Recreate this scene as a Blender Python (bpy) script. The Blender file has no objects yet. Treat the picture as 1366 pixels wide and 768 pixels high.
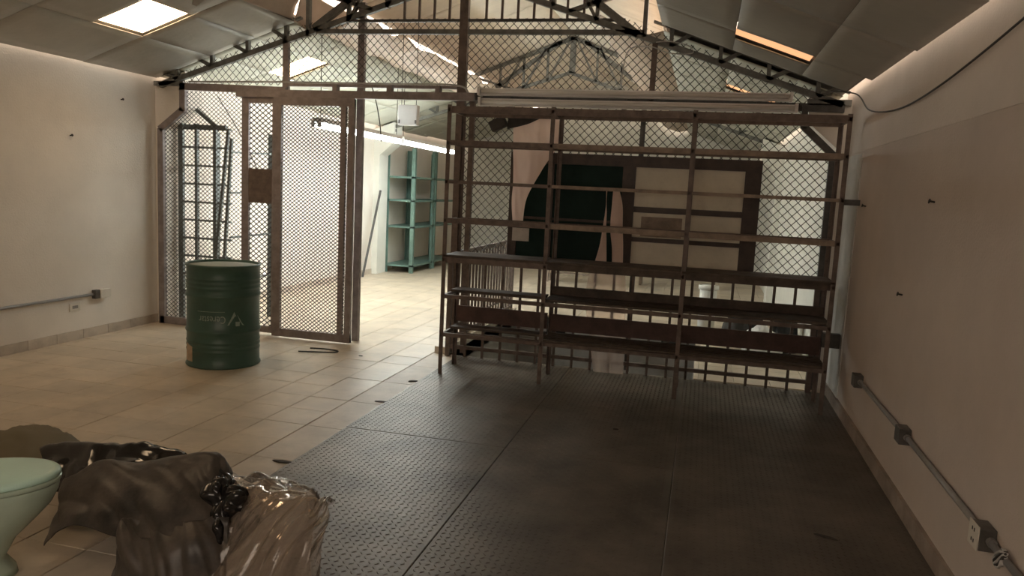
import bpy, bmesh, math, random
import numpy as np
from mathutils import Vector, Matrix, noise
random.seed(7)
S = bpy.context.scene
COL = S.collection
# ------------------------------------------------------------------ camera
CAM = Vector((0, 0, 1.70))
yaw, pitch, roll, FPX = 0.238489, -0.12795, 0.049287, 1026.65
f_ = Vector((-math.sin(yaw)*math.cos(pitch), math.cos(yaw)*math.cos(pitch), math.sin(pitch)))
r_ = Vector((math.cos(yaw), math.sin(yaw), 0)); u_ = r_.cross(f_)
r2 = math.cos(roll)*r_ + math.sin(roll)*u_; u2 = -math.sin(roll)*r_ + math.cos(roll)*u_
cd = bpy.data.cameras.new('camera'); cam = bpy.data.objects.new('camera', cd); COL.objects.link(cam)
cd.sensor_width = 36; cd.lens = FPX/1366*36; cd.clip_start = .05; cd.clip_end = 200
M4 = Matrix((r2, u2, -f_)).transposed().to_4x4(); M4.translation = CAM; cam.matrix_world = M4
S.camera = cam
# ------------------------------------------------------------------ world, light, exposure
W = bpy.data.worlds.new('world'); S.world = W; W.use_nodes = True
W.node_tree.nodes['Background'].inputs[0].default_value = (1.0, .81, .64, 1)
W.node_tree.nodes['Background'].inputs[1].default_value = 2.2
S.view_settings.view_transform = 'Standard'; S.view_settings.look = 'None'
S.view_settings.gamma = 1; S.view_settings.use_curve_mapping = False
S.view_settings.exposure = 0.97
TUBE_STRENGTH = 52.0
SKYLIGHT_STRENGTH = 5.0
# ------------------------------------------------------------------ room measures (metres)
XL, XR, YB, YF = -5.97, 1.20, 18.6, -0.9
XC = (XL+XR)/2
CAGE = 7.45
LS, RS = .35, .35
def zl(x): return 2.70 + LS*(x-XL)
def zr(x): return 2.62 + RS*(XR-x)

# ------------------------------------------------------------------ materials
def mat(name, col, rough=.6, metal=0., var=.12, scale=6., bump=0., bscale=40., col2=None, spots=0., spotcol=(.05,.04,.03), spotscale=3., coords='Object', rand=0., spec=.5):
    m = bpy.data.materials.new(name); m.use_nodes = True
    nt = m.node_tree; b = nt.nodes['Principled BSDF']
    b.inputs['Roughness'].default_value = rough; b.inputs['Metallic'].default_value = metal
    b.inputs['Specular IOR Level'].default_value = spec
    tc = nt.nodes.new('ShaderNodeTexCoord')
    if coords == 'World':
        g = nt.nodes.new('ShaderNodeNewGeometry'); src = g.outputs['Position']
    else: src = tc.outputs['Object']
    n = nt.nodes.new('ShaderNodeTexNoise'); n.inputs['Scale'].default_value = scale; n.inputs['Detail'].default_value = 8; n.inputs['Roughness'].default_value = .65
    nt.links.new(src, n.inputs['Vector'])
    c2 = col2 if col2 else tuple(max(0, c*(1-2.2*var)) for c in col)
    rp = nt.nodes.new('ShaderNodeValToRGB')
    rp.color_ramp.elements[0].position = .36; rp.color_ramp.elements[1].position = .66
    rp.color_ramp.elements[0].color = (*c2, 1); rp.color_ramp.elements[1].color = (*col, 1)
    nt.links.new(n.outputs['Fac'], rp.inputs['Fac'])
    out = rp.outputs['Color']
    if spots > 0:
        n2 = nt.nodes.new('ShaderNodeTexNoise'); n2.inputs['Scale'].default_value = spotscale; n2.inputs['Detail'].default_value = 10; n2.inputs['Roughness'].default_value = .7
        nt.links.new(src, n2.inputs['Vector'])
        r2_ = nt.nodes.new('ShaderNodeValToRGB'); r2_.color_ramp.elements[0].position = .56; r2_.color_ramp.elements[1].position = .74
        r2_.color_ramp.elements[0].color = (0,0,0,1); r2_.color_ramp.elements[1].color = (spots,spots,spots,1)
        nt.links.new(n2.outputs['Fac'], r2_.inputs['Fac'])
        mx = nt.nodes.new('ShaderNodeMix'); mx.data_type = 'RGBA'
        nt.links.new(r2_.outputs['Color'], mx.inputs['Factor']); nt.links.new(out, mx.inputs['A']); mx.inputs['B'].default_value = (*spotcol, 1)
        out = mx.outputs['Result']
    if rand > 0:
        oi = nt.nodes.new('ShaderNodeObjectInfo'); hs = nt.nodes.new('ShaderNodeHueSaturation')
        mr = nt.nodes.new('ShaderNodeMapRange'); mr.inputs['To Min'].default_value = 1-rand; mr.inputs['To Max'].default_value = 1+rand
        nt.links.new(oi.outputs['Random'], mr.inputs['Value']); nt.links.new(mr.outputs['Result'], hs.inputs['Value'])
        nt.links.new(out, hs.inputs['Color']); out = hs.outputs['Color']
    nt.links.new(out, b.inputs['Base Color'])
    if bump > 0:
        n3 = nt.nodes.new('ShaderNodeTexNoise'); n3.inputs['Scale'].default_value = bscale; n3.inputs['Detail'].default_value = 6
        nt.links.new(src, n3.inputs['Vector'])
        bp = nt.nodes.new('ShaderNodeBump'); bp.inputs['Strength'].default_value = bump; bp.inputs['Distance'].default_value = .01
        nt.links.new(n3.outputs['Fac'], bp.inputs['Height']); nt.links.new(bp.outputs['Normal'], b.inputs['Normal'])
    return m
def emit(name, col, st, pattern=False):
    m = bpy.data.materials.new(name); m.use_nodes = True; nt = m.node_tree
    b = nt.nodes['Principled BSDF']; b.inputs['Base Color'].default_value = (*col, 1); b.inputs['Roughness'].default_value = .5
    b.inputs['Emission Color'].default_value = (*col, 1); b.inputs['Emission Strength'].default_value = st
    return m
def film(name, tint, opac=.35, rough=.12, trans=.45, ior=1.45):
    """thin plastic film: see-through, tinted, glossy at grazing angles"""
    m = bpy.data.materials.new(name); m.use_nodes = True; nt = m.node_tree
    for n in list(nt.nodes): nt.nodes.remove(n)
    o = nt.nodes.new('ShaderNodeOutputMaterial'); t = nt.nodes.new('ShaderNodeBsdfTransparent'); d = nt.nodes.new('ShaderNodeBsdfPrincipled')
    d.inputs['Base Color'].default_value = (*tint, 1); d.inputs['Roughness'].default_value = rough
    d.inputs['Subsurface Weight'].default_value = 0
    tr = nt.nodes.new('ShaderNodeBsdfTranslucent'); tr.inputs['Color'].default_value = (*tint, 1)
    a = nt.nodes.new('ShaderNodeMixShader'); a.inputs[0].default_value = trans
    nt.links.new(d.outputs[0], a.inputs[1]); nt.links.new(tr.outputs[0], a.inputs[2])
    mx = nt.nodes.new('ShaderNodeMixShader'); mx.inputs[0].default_value = opac
    t.inputs['Color'].default_value = tuple(.5+.5*c for c in tint)+(1,)
    nt.links.new(t.outputs[0], mx.inputs[1]); nt.links.new(a.outputs[0], mx.inputs[2])
    gl = nt.nodes.new('ShaderNodeBsdfGlossy'); gl.inputs['Roughness'].default_value = rough
    fr = nt.nodes.new('ShaderNodeFresnel'); fr.inputs['IOR'].default_value = ior
    m2 = nt.nodes.new('ShaderNodeMixShader'); m2.inputs[0].default_value = .03
    if ior > 1.2: nt.links.new(fr.outputs[0], m2.inputs[0])
    nt.links.new(mx.outputs[0], m2.inputs[1]); nt.links.new(gl.outputs[0], m2.inputs[2])
    nt.links.new(m2.outputs[0], o.inputs['Surface'])
    return m
M = {
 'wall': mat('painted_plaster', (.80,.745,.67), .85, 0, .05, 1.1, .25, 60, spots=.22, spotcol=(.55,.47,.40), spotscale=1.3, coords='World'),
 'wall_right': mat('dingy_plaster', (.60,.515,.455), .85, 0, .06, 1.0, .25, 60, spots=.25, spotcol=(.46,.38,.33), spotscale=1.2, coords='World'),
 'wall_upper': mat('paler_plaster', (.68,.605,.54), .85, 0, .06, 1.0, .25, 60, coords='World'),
 'wall_back': mat('white_plaster', (.80,.80,.74), .85, 0, .05, 1.5, .2, 50, coords='World'),
 'plaster_patch': mat('bare_plaster', (.62,.60,.56), .9, 0, .1, 3, .3, 50, coords='World'),
 'grout': mat('grout', (.44,.36,.28), .9, 0, .15, 5, coords='World'),
 'tile': mat('floor_tile', (.66,.56,.43), .38, 0, .12, 2.2, .06, 30, spots=.5, spotcol=(.36,.27,.19), spotscale=2.6, coords='World', rand=.07),
 'tile_strip': mat('cement_strip', (.66,.58,.48), .5, 0, .1, 4, .1, 40, spots=.5, spotcol=(.35,.28,.2), coords='World'),
 'base_tile': mat('baseboard_tile', (.60,.52,.43), .5, 0, .12, 6, spots=.5, spotcol=(.3,.24,.18), coords='World', rand=.08),
 'base_right': mat('baseboard_cement', (.36,.29,.24), .8, 0, .2, 4, .2, 50, coords='World'),
 'plate': mat('tread_plate_steel', (.19,.162,.135), .48, .55, .25, 2.0, .08, 90, col2=(.10,.085,.07), spots=.7, spotcol=(.05,.038,.028), spotscale=1.1, coords='World'),
 'rust_steel': mat('brown_painted_steel', (.185,.140,.118), .55, .2, .2, 12, .1, 80),
 'dark_steel': mat('dark_steel', (.10,.095,.09), .5, .3, .2, 12, .08, 80),
 'cage_steel': mat('grey_brown_painted_steel', (.31,.265,.26), .5, .15, .15, 10),
 'truss_steel': mat('grey_green_steel', (.22,.22,.20), .55, .15, .2, 10),
 'wire': mat('galvanised_wire', (.08,.072,.066), .55, .2, .1, 10),
 'wood': mat('brown_board', (.105,.076,.058), .65, 0, .25, 8, .15, 30),
 'wood_light': mat('brown_batten', (.34,.26,.20), .6, 0, .2, 9, .1, 30),
 'partition_wood': mat('dark_partition_wood', (.06,.036,.026), .5, 0, .25, 8, .1, 30),
 'wood_red': mat('red_brown_board', (.115,.062,.05), .6, 0, .2, 8, .1, 30),
 'film': mat('grey_foil_film', (.47,.45,.40), .45, .15, .08, 1.5, .35, 14, coords='World'),
 'film_warm': mat('beige_foil_film', (.62,.50,.40), .5, .1, .1, 2, .5, 16, coords='World'),
 'film_upper': mat('lightened_foil_lining', (.80,.74,.63), .5, 0, .08, 2, .3, 14, coords='World'),
 'film_cream': mat('cream_foil_film', (.52,.52,.44), .5, .05, .08, 2, .3, 14, coords='World'),
 'roof': mat('roof_sheet', (.30,.29,.27), .7, .3, .1, 3),
 'white_metal': mat('white_enamel', (.82,.80,.78), .4, 0, .04, 6),
 'old_tube': mat('unlit_tube', (.78,.76,.72), .25, 0, .03, 6),
 'drum': mat('green_drum_paint', (.050,.112,.085), .36, 0, .12, 5, .03, 20, spots=.2, spotcol=(.02,.06,.045), spotscale=5),
 'drum_lid': mat('grey_green_drum_end', (.30,.33,.28), .5, .1, .12, 6, .05, 20),
 'print': mat('faded_print', (.30,.37,.32), .6, 0, .1, 30),
 'sticker': mat('beige_sticker', (.52,.40,.27), .7, 0, .15, 14, spots=.7, spotcol=(.50,.22,.10), spotscale=12),
 'green_steel': mat('green_painted_steel', (.15,.25,.215), .5, .1, .12, 8),
 'grey_rack': mat('grey_steel', (.21,.235,.23), .5, .3, .15, 8),
 'green_glass': mat('dark_green_panel', (.014,.034,.029), .5, 0, .2, 2, spec=.08),
 'cream_panel': mat('cream_panel', (.76,.71,.59), .6, 0, .08, 3, spots=.35, spotcol=(.25,.21,.16), spotscale=4),
 'void': mat('grey_concrete', (.36,.34,.31), .9, 0, .12, 2, .2, 30, coords='World'),
 'black': mat('black_plastic', (.02,.02,.02), .4, 0, .2, 6),
 'conduit': mat('grey_pvc_conduit', (.30,.29,.28), .4, .2, .1, 8),
 'box_dark': mat('dark_outlet_box', (.14,.13,.12), .5, .3, .2, 10),
 'plate_white': mat('ivory_outlet_plate', (.70,.66,.58), .45, 0, .05, 8),
 'porcelain': mat('mint_porcelain', (.50,.62,.52), .12, 0, .05, 4),
 'lid': mat('pale_mint_lid', (.64,.93,.83), .3, 0, .04, 3),
 'black_sheet': mat('dusty_black_plastic', (.105,.086,.07), .42, 0, .5, 5, .25, 25, col2=(.018,.016,.015)),
 'black_shiny': mat('shiny_black_plastic', (.014,.013,.013), .16, 0, .2, 5),
 'clear': film('clear_plastic_film', (.62,.50,.40), .26, .07, .3),
 'murky': film('murky_green_film', (.22,.19,.11), .72, .6, .3, 1.08),
 'reflection_pink': film('pinkish_reflection_film', (1.0,.74,.62), .82, .5, .4),  # tinted film imitating a reflection in window glass
 'reflection_faint': film('faint_reflection_film', (1.0,.80,.70), .28, .4, .6),  # thinner film for the weaker glass reflection
 'paper': mat('paper_card', (.62,.58,.54), .8, 0, .08, 10, spots=.6, spotcol=(.25,.22,.2), spotscale=14),
 'pvc': mat('white_pvc', (.85,.85,.80), .4, 0, .03, 5),
 'cloth_grey': mat('dark_grey_cloth', (.075,.07,.065), .85, 0, .2, 6, .2, 30),
 'cloth_white': mat('white_sack', (.8,.8,.78), .7, 0, .06, 6, .2, 30),
 'cable': mat('dark_cable', (.05,.045,.04), .6, 0, .1, 8),
 'cable_white': mat('white_cable', (.55,.54,.52), .6, 0, .1, 8),
 'tube_on': emit('lit_fluorescent_tube', (.93,1.0,.97), TUBE_STRENGTH),
 'skylight': emit('lit_fibreglass_skylight', (1.0,.70,.42), SKYLIGHT_STRENGTH),
 'skylight_dull': emit('dull_fibreglass_skylight', (1.0,.52,.25), .50),
 'chip': mat('dark_debris', (.05,.045,.04), .8, 0, .2, 20),
}

# ------------------------------------------------------------------ helpers
class MB:
    def __init__(s): s.v = []; s.f = []
    def add(s, vs, fs):
        o = len(s.v); s.v += [tuple(v) for v in vs]; s.f += [tuple(i+o for i in f) for f in fs]; return s
    def box(s, x0, y0, z0, x1, y1, z1):
        return s.add([(x0,y0,z0),(x1,y0,z0),(x1,y1,z0),(x0,y1,z0),(x0,y0,z1),(x1,y0,z1),(x1,y1,z1),(x0,y1,z1)],
              [(0,3,2,1),(4,5,6,7),(0,1,5,4),(1,2,6,5),(2,3,7,6),(3,0,4,7)])
    def bar(s, a, b, w, h=None, up=(0,1,0)):
        """square bar from a to b; w measured along 'up', h across"""
        h = h or w; a = Vector(a); b = Vector(b); d = (b-a).normalized(); u = Vector(up)
        if abs(d.dot(u)) > .98: u = Vector((1,0,0))
        r = d.cross(u).normalized(); u = r.cross(d).normalized()
        vs = [p + r*i*h/2 + u*j*w/2 for p in (a,b) for i,j in ((-1,-1),(1,-1),(1,1),(-1,1))]
        return s.add(vs, [(0,3,2,1),(4,5,6,7),(0,1,5,4),(1,2,6,5),(2,3,7,6),(3,0,4,7)])
    def angle(s, a, b, w, t=.006, d1=(1,0,0), d2=(0,1,0)):
        """L-profile from a to b, legs along d1 and d2"""
        a = Vector(a); b = Vector(b); d1 = Vector(d1); d2 = Vector(d2)
        pr = [d1*0, d1*w, d1*w+d2*t, d1*t+d2*t, d1*t+d2*w, d2*w]
        vs = [a+p for p in pr]+[b+p for p in pr]
        n = 6; fs = [(i,(i+1)%n,n+(i+1)%n,n+i) for i in range(n)]+[tuple(range(n-1,-1,-1)), tuple(range(n,2*n))]
        return s.add(vs, fs)
    def tube(s, pts, r, n=8, cap=True):
        pts = [Vector(p) for p in pts]; vs = []; fs = []
        d0 = (pts[1]-pts[0]).normalized(); ref = Vector((0,0,1)) if abs(d0.z) < .9 else Vector((1,0,0))
        for i, p in enumerate(pts):
            d = ((pts[min(i+1,len(pts)-1)]-pts[max(i-1,0)])).normalized()
            x = d.cross(ref).normalized(); y = x.cross(d).normalized(); ref = y
            for k in range(n): a = 2*math.pi*k/n; vs.append(p+x*math.cos(a)*r+y*math.sin(a)*r)
        for i in range(len(pts)-1):
            for k in range(n): fs.append((i*n+k, i*n+(k+1)%n, (i+1)*n+(k+1)%n, (i+1)*n+k))
        if cap: fs += [tuple(range(n-1,-1,-1)), tuple(range((len(pts)-1)*n, len(pts)*n))]
        return s.add(vs, fs)
    def lathe(s, prof, c=(0,0,0), n=48, sx=1, sy=1):
        vs = []; fs = []
        for r, z in prof:
            for k in range(n): a = 2*math.pi*k/n; vs.append((c[0]+r*math.cos(a)*sx, c[1]+r*math.sin(a)*sy, c[2]+z))
        for i in range(len(prof)-1):
            for k in range(n): fs.append((i*n+k, i*n+(k+1)%n, (i+1)*n+(k+1)%n, (i+1)*n+k))
        return s.add(vs, fs)
    def prism(s, poly, y0, y1):
        """polygon in XZ extruded along Y"""
        n = len(poly); vs = [(x,y0,z) for x,z in poly]+[(x,y1,z) for x,z in poly]
        return s.add(vs, [tuple(range(n)), tuple(range(2*n-1,n-1,-1))]+[(i, n+i, n+(i+1)%n, (i+1)%n) for i in range(n)])
    def build(s, name, m, parent=None, smooth=False, fix=True):
        o0 = parent_origin(parent)
        me = bpy.data.meshes.new(name); me.from_pydata([(v[0]-o0[0], v[1]-o0[1], v[2]-o0[2]) for v in s.v], [], s.f)
        if fix:
            b = bmesh.new(); b.from_mesh(me); bmesh.ops.recalc_face_normals(b, faces=b.faces); b.to_mesh(me); b.free()
        me.materials.append(M[m] if isinstance(m, str) else m)
        if smooth:
            for p in me.polygons: p.use_smooth = True
        o = bpy.data.objects.new(name, me); COL.objects.link(o)
        if parent: o.parent = parent
        return o
def parent_origin(p):
    o = Vector((0,0,0))
    while p: o += p.location; p = p.parent
    return o
def tag(o, label=None, cat=None, group=None, kind=None):
    if label: o['label'] = label
    if cat: o['category'] = cat
    if group: o['group'] = group
    if kind: o['kind'] = kind
    return o
def thing(name, label, cat, loc=(0,0,0), group=None):
    o = bpy.data.objects.new(name, None); COL.objects.link(o); o.location = loc; o.empty_display_size = .1
    return tag(o, label, cat, group)
def struct(o, label, cat=None): return tag(o, label, cat or 'structure', kind='structure')
def copy_tree(o, parent=None):
    c = o.copy(); COL.objects.link(c); c.parent = parent
    for ch in list(o.children): copy_tree(ch, c)
    return c
def bevel(o, w=.006, seg=2):
    md = o.modifiers.new('bevel', 'BEVEL'); md.width = w; md.segments = seg; md.limit_method = 'ANGLE'; return o
def lattice(poly, pu, pv, r, y, flip=0., wave=False):
    """woven diagonal wires clipped to a polygon in XZ; diamonds pu wide, pv tall"""
    mb = MB(); xs = [p[0] for p in poly]; zs = [p[1] for p in poly]
    n = len(poly)
    for sgn in (1,-1):
        # lines x/pu + sgn*z/pv = k
        vals = [p[0]/pu+sgn*p[1]/pv for p in poly]
        for k in range(math.floor(min(vals)), math.ceil(max(vals))+1):
            hits = []
            for i in range(n):
                a = poly[i]; b = poly[(i+1)%n]; va = vals[i]-k-.37; vb = vals[(i+1)%n]-k-.37
                if (va < 0) != (vb < 0):
                    t = va/(va-vb); hits.append((a[0]+(b[0]-a[0])*t, a[1]+(b[1]-a[1])*t))
            hits.sort(key=lambda q: q[1])
            for i in range(0, len(hits)-1, 2):
                a, b = hits[i], hits[i+1]
                if (a[0]-b[0])**2+(a[1]-b[1])**2 < 1e-4: continue
                yy = y+sgn*r*.8
                mb.tube([(a[0],yy,a[1]),(b[0],yy,b[1])], r, 4, False)
    return mb
def catmull(P, n):
    """P: array (k,...) -> interpolated along the first axis with n steps per span"""
    P = np.asarray(P, float); k = len(P); out = []
    for i in range(k-1):
        p0 = P[max(i-1,0)]; p1 = P[i]; p2 = P[i+1]; p3 = P[min(i+2,k-1)]
        for j in range(n):
            t = j/n
            out.append(.5*((2*p1)+(-p0+p2)*t+(2*p0-5*p1+4*p2-p3)*t*t+(-p0+3*p1-3*p2+p3)*t**3))
    out.append(P[-1]); return np.array(out)
def patch(grid, nu, nv, amp=.01, freq=6., seed=0, ridged=True, stretch=(1,1,1), fold=None):
    """smooth surface through a grid of control points, crumpled with noise"""
    G = catmull(np.array(grid, float), nv); G = np.swapaxes(catmull(np.swapaxes(G,0,1), nu),0,1)
    h, w, _ = G.shape
    du = np.gradient(G, axis=1); dv = np.gradient(G, axis=0); N = np.cross(du, dv); N /= (np.linalg.norm(N, axis=2, keepdims=True)+1e-9)
    out = G.copy()
    for i in range(h):
        for j in range(w):
            p = Vector(G[i,j]); q = Vector((p.x*stretch[0], p.y*stretch[1], p.z*stretch[2]))*freq+Vector((seed*7.3, seed*3.1, 0))
            a = noise.noise(q); b = noise.noise(q*2.3+Vector((5,1,2)))
            if fold:
                fu, fv, sh = fold; u = j/(w-1); v = i/(h-1); c = (u+sh*v)*fu
                a = noise.noise(Vector((c, v*fv, seed*3.7))); b = noise.noise(Vector((c*2.2+9, v*fv*1.5, seed*1.7)))
            d = ((1-2*abs(a))*.7 + (1-2*abs(b))*.4 - .5) if ridged else a
            out[i,j] += N[i,j]*d*amp
    mb = MB(); mb.v = [tuple(v) for v in out.reshape(-1,3)]
    mb.f = [(i*w+j, i*w+j+1, (i+1)*w+j+1, (i+1)*w+j) for i in range(h-1) for j in range(w-1)]
    return mb
def solid(o, t):
    md = o.modifiers.new('thickness', 'SOLIDIFY'); md.thickness = t; md.offset = 0; return o

# ================================================================== SETTING
# floor: slab around the stairwell hole, tiles, tread plate sheets
VX0, VX1, VY0, VY1, VZ = -2.42, .02, 7.32, 10.3, -1.9
mb = MB()
for a in ((XL-.2,YF-.2,VX0,YB+.2),(VX0,YF-.2,XR+.2,VY0),(VX0,VY1,XR+.2,YB+.2),(VX1,VY0,XR+.2,VY1)):
    mb.box(a[0],a[1],-.16,a[2],a[3],-.010)
floor = mb.build('floor', 'grout'); struct(floor, 'tan ceramic tile floor with a dark tread plate area', 'floor')
T = .33; PX = -2.575; PY = 4.06; G = .0014
def tile_mesh(w, d, h=.010):
    m_ = MB(); b = .0025
    m_.add([(0,0,-h),(w,0,-h),(w,d,-h),(0,d,-h),(0,0,-b),(w,0,-b),(w,d,-b),(0,d,-b),(b,b,0),(w-b,b,0),(w-b,d-b,0),(b,d-b,0)],
      [(0,1,5,4),(1,2,6,5),(2,3,7,6),(3,0,4,7),(4,5,9,8),(5,6,10,9),(6,7,11,10),(7,4,8,11),(8,9,10,11)])
    return m_
proto = tile_mesh(T-2*G, T-2*G); tme = None
cells = []
k0 = math.floor((YF-PY)/T); k1 = math.ceil((YB-PY)/T)
for i in range(-11, 14):
    for k in range(k0, k1):
        x0 = PX+i*T; y0 = PY+k*T; x1 = min(x0+T, XR); y1 = min(y0+T, YB); x0 = max(x0, XL); y0 = max(y0, YF)
        if x1-x0 < .02 or y1-y0 < .02: continue
        if x0 > PX-.01 and y0 < VY0: continue          # strip and tread plate
        if x1 > VX0 and x0 < VX1 and y1 > VY0 and y0 < VY1:    # stairwell hole
            if x0 < VX0 - .03: x1 = VX0-.003
            elif x1 > VX1+.03: x0 = VX1+.003
            elif y1 > VY1+.03: y0 = VY1+.003
            else: continue
        cells.append((x0,y0,x1,y1))
def nearness(c):
    cx, cy = (c[0]+c[2])/2, (c[1]+c[3])/2
    d = Vector((cx,cy,0))-CAM; z = d.dot(f_)
    if z < .5: return -1
    sx, sy = d.dot(r2)/z*FPX, -d.dot(u2)/z*FPX
    if abs(sx) > 720 or abs(sy) > 410: return -1
    return 1/z**2
cells.sort(key=nearness, reverse=True)
rest = MB()
for n_, c in enumerate(cells):
    w, d = c[2]-c[0]-2*G, c[3]-c[1]-2*G
    if n_ < 290:
        full = abs(w-(T-2*G)) < .004 and abs(d-(T-2*G)) < .004
        if full and tme is not None:
            o = bpy.data.objects.new('tile', tme); COL.objects.link(o); o.parent = floor
        else:
            o = tile_mesh(w, d).build('tile', 'tile', floor)
            if full: tme = o.data
        o.location = (c[0]+G, c[1]+G, random.uniform(-.0012,.0012))
    else:
        t_ = tile_mesh(w, d); rest.add([(v[0]+c[0]+G, v[1]+c[1]+G, v[2]) for v in t_.v], t_.f)
tag(rest.build('tile_field', 'tile', floor), 'farther floor tiles', kind='stuff')
# cement strip of cut tiles along the tread plate
yy = -.9
cuts = [-.9,.1,.76,1.42,2.08,2.74,3.40,4.06,4.72,5.38,6.04,6.70,7.32]
for a, b in zip(cuts[:-1], cuts[1:]):
    e = [(-2.57,a+G,0),(-2.30,a+G,0),(-2.30,b-G,0),(-2.57,b-G,0)]
    t_ = tile_mesh(.268, b-a-2*G)
    o = t_.build('cut_tile', 'tile_strip', floor); o.location = (-2.572, a+G, -.001)
# tread plates with raised lozenges
def treads(x0,y0,x1,y1,p=.036):
    mb = MB(); vs = []; fs = []
    L, Wd, H = .0125, .0042, .0022
    nx = int((x1-x0)/p); ny = int((y1-y0)/p); n = 0
    for i in range(nx):
        for j in range(ny):
            cx = x0+(i+.5)*p; cy = y0+(j+.5)*p; a = math.radians(45 if (i+j)%2 else 135)
            c, s_ = math.cos(a), math.sin(a)
            for lx, ly, lz in ((-L,0,0),(0,-Wd,0),(L,0,0),(0,Wd,0),(-L*.5,0,H),(L*.5,0,H)):
                vs.append((cx+lx*c-ly*s_, cy+lx*s_+ly*c, lz))
            fs += [(n,n+1,n+5,n+4),(n+1,n+2,n+5),(n+2,n+3,n+4,n+5),(n+3,n,n+4)]; n += 6
    mb.v = vs; mb.f = fs; return mb
PX_ = [-2.30, -1.15, -.06, XR]; PY_ = [YF, 2.36, 4.77, 7.30]
tilt = {}
for i in range(3):
    for j in range(3):
        x0, x1 = PX_[i]+.0015, PX_[i+1]-.0015; y0, y1 = PY_[j]+.0015, PY_[j+1]-.0015
        m_ = MB(); b = .003; z0, z1 = -.010, .004+.0012*((i*2+j)%3)
        m_.add([(x0,y0,z0),(x1,y0,z0),(x1,y1,z0),(x0,y1,z0),(x0,y0,z1-b),(x1,y0,z1-b),(x1,y1,z1-b),(x0,y1,z1-b),(x0+b,y0+b,z1),(x1-b,y0+b,z1),(x1-b,y1-b,z1),(x0+b,y1-b,z1)],
          [(0,1,5,4),(1,2,6,5),(2,3,7,6),(3,0,4,7),(4,5,9,8),(5,6,10,9),(6,7,11,10),(7,4,8,11),(8,9,10,11)])
        o = m_.build('tread_plate', 'plate', floor); tag(o, 'dark worn steel tread plate sheet')
        yv = max(y0, 1.6)
        t_ = treads(x0+.01, yv+.01, x1-.01, y1-.01)
        t_.v = [(v[0],v[1],v[2]+z1) for v in t_.v]
        tag(t_.build('raised_lozenges', 'plate', o, fix=False), kind='stuff')

# stairwell
sw = MB(); t = .12
sw.box(VX0-t,VY0,VZ,VX0,VY1,-.012).box(VX1,VY0,VZ,VX1+t,VY1,-.012).box(VX0-t,VY1,VZ,VX1+t,VY1+t,-.012).box(VX0-t,VY0-t,VZ,VX1+t,VY0,-.012).box(VX0-t,VY0-t,VZ-.1,VX1+t,VY1+t,VZ)
stair = sw.build('wall_stairwell', 'void'); struct(stair, 'grey concrete walls of the stairwell opening behind the rack', 'wall')
kerb = MB().box(VX0-.14,VY0,-.009,VX0,VY1,.07).build('trim_1', 'tile_strip'); struct(kerb, 'pale kerb along the stairwell edge', 'trim')
for (vx, vz) in ((-1.85,-.03-.13),(-.29,-.05-.13)):
    v = thing('wall_vent', 'dark louvred vent in the stairwell wall, '+('left one of two' if vx < -1 else 'right one of two'), 'vent', (vx, VY1, vz), 'stairwell vents')
    MB().box(vx-.13,VY1-.02,vz-.13,vx+.13,VY1-.002,vz+.13).build('frame', 'black', v)
    for q in range(4):
        zz = vz-.09+q*.06
        MB().bar((vx-.11,VY1-.03,zz),(vx+.11,VY1-.03,zz),.02,.03,(0,.7,.7)).build('slat', 'dark_steel', v)

# walls
def wall_box(name, a, m, label):
    o = MB().box(*a).build(name, m); return struct(o, label, 'wall')
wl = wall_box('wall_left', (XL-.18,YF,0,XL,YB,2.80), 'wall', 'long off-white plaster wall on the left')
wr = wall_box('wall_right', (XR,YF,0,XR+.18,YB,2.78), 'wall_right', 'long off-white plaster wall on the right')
mb = MB(); mb.prism([(XL-.2,0),(XR+.2,0),(XR+.2,2.7),(XC,4.5),(XL-.2,2.7)], YB, YB+.15)
wb = mb.build('wall_back', 'wall_back'); struct(wb, 'white gable wall at the far end', 'wall')
# front wall behind the camera, window opening added and sized for front light
FW = (-3.2, 0.1, 1.15, 2.3)
mb = MB(); y0, y1 = YF-.15, YF
mb.box(XL-.2,y0,0,FW[0],y1,2.7).box(FW[1],y0,0,XR+.2,y1,2.7).box(FW[0],y0,0,FW[1],y1,FW[2]).box(FW[0],y0,FW[3],FW[1],y1,2.7)
mb.prism([(XL-.2,2.7),(XR+.2,2.7),(XC,4.5)], y0, y1)
wf = mb.build('wall_front', 'wall'); struct(wf, 'front gable wall behind the viewer', 'wall')
wn = MB()
for x in (FW[0]+.03, (FW[0]+FW[1])/2, FW[1]-.03): wn.box(x-.03,y0+.03,FW[2],x+.03,y1-.03,FW[3])
wn.box(FW[0],y0+.03,FW[2],FW[1],y1-.03,FW[2]+.05).box(FW[0],y0+.03,FW[3]-.05,FW[1],y1-.03,FW[3])
struct(wn.build('added_window_1', 'dark_steel'), 'steel frame of the added, unseen window opening in the front wall', 'window')
# piers with slanted haunches at the truss lines
def pier(parent, side, y, yd=.30, m='wall'):
    if side < 0:
        a = XL; poly = [(a,0),(a+.115,0),(a+.115,2.20),(a+.38,2.42),(a+.38,zl(a+.38)-.04),(a,zl(a)-.04)]
    else:
        a = XR; poly = [(a,0),(a-.10,0),(a-.10,2.20),(a-.36,2.42),(a-.36,zr(a-.36)-.04),(a,zr(a)-.04)]
    return MB().prism(poly, y, y+yd).build('pier', m, parent)
pier(wl,-1,CAGE+.02); pier(wr,1,CAGE+.02)
pier(wl,-1,13.3,.4,'wall_back'); pier(wr,1,13.3,.4,'wall_back')
# paler paint above head height and bare plaster strip
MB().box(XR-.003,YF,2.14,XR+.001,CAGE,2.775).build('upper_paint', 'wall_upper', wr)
MB().box(XR-.003,CAGE+.3,.0,XR+.001,YB,2.775).build('white_paint', 'wall_back', wr)
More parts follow.
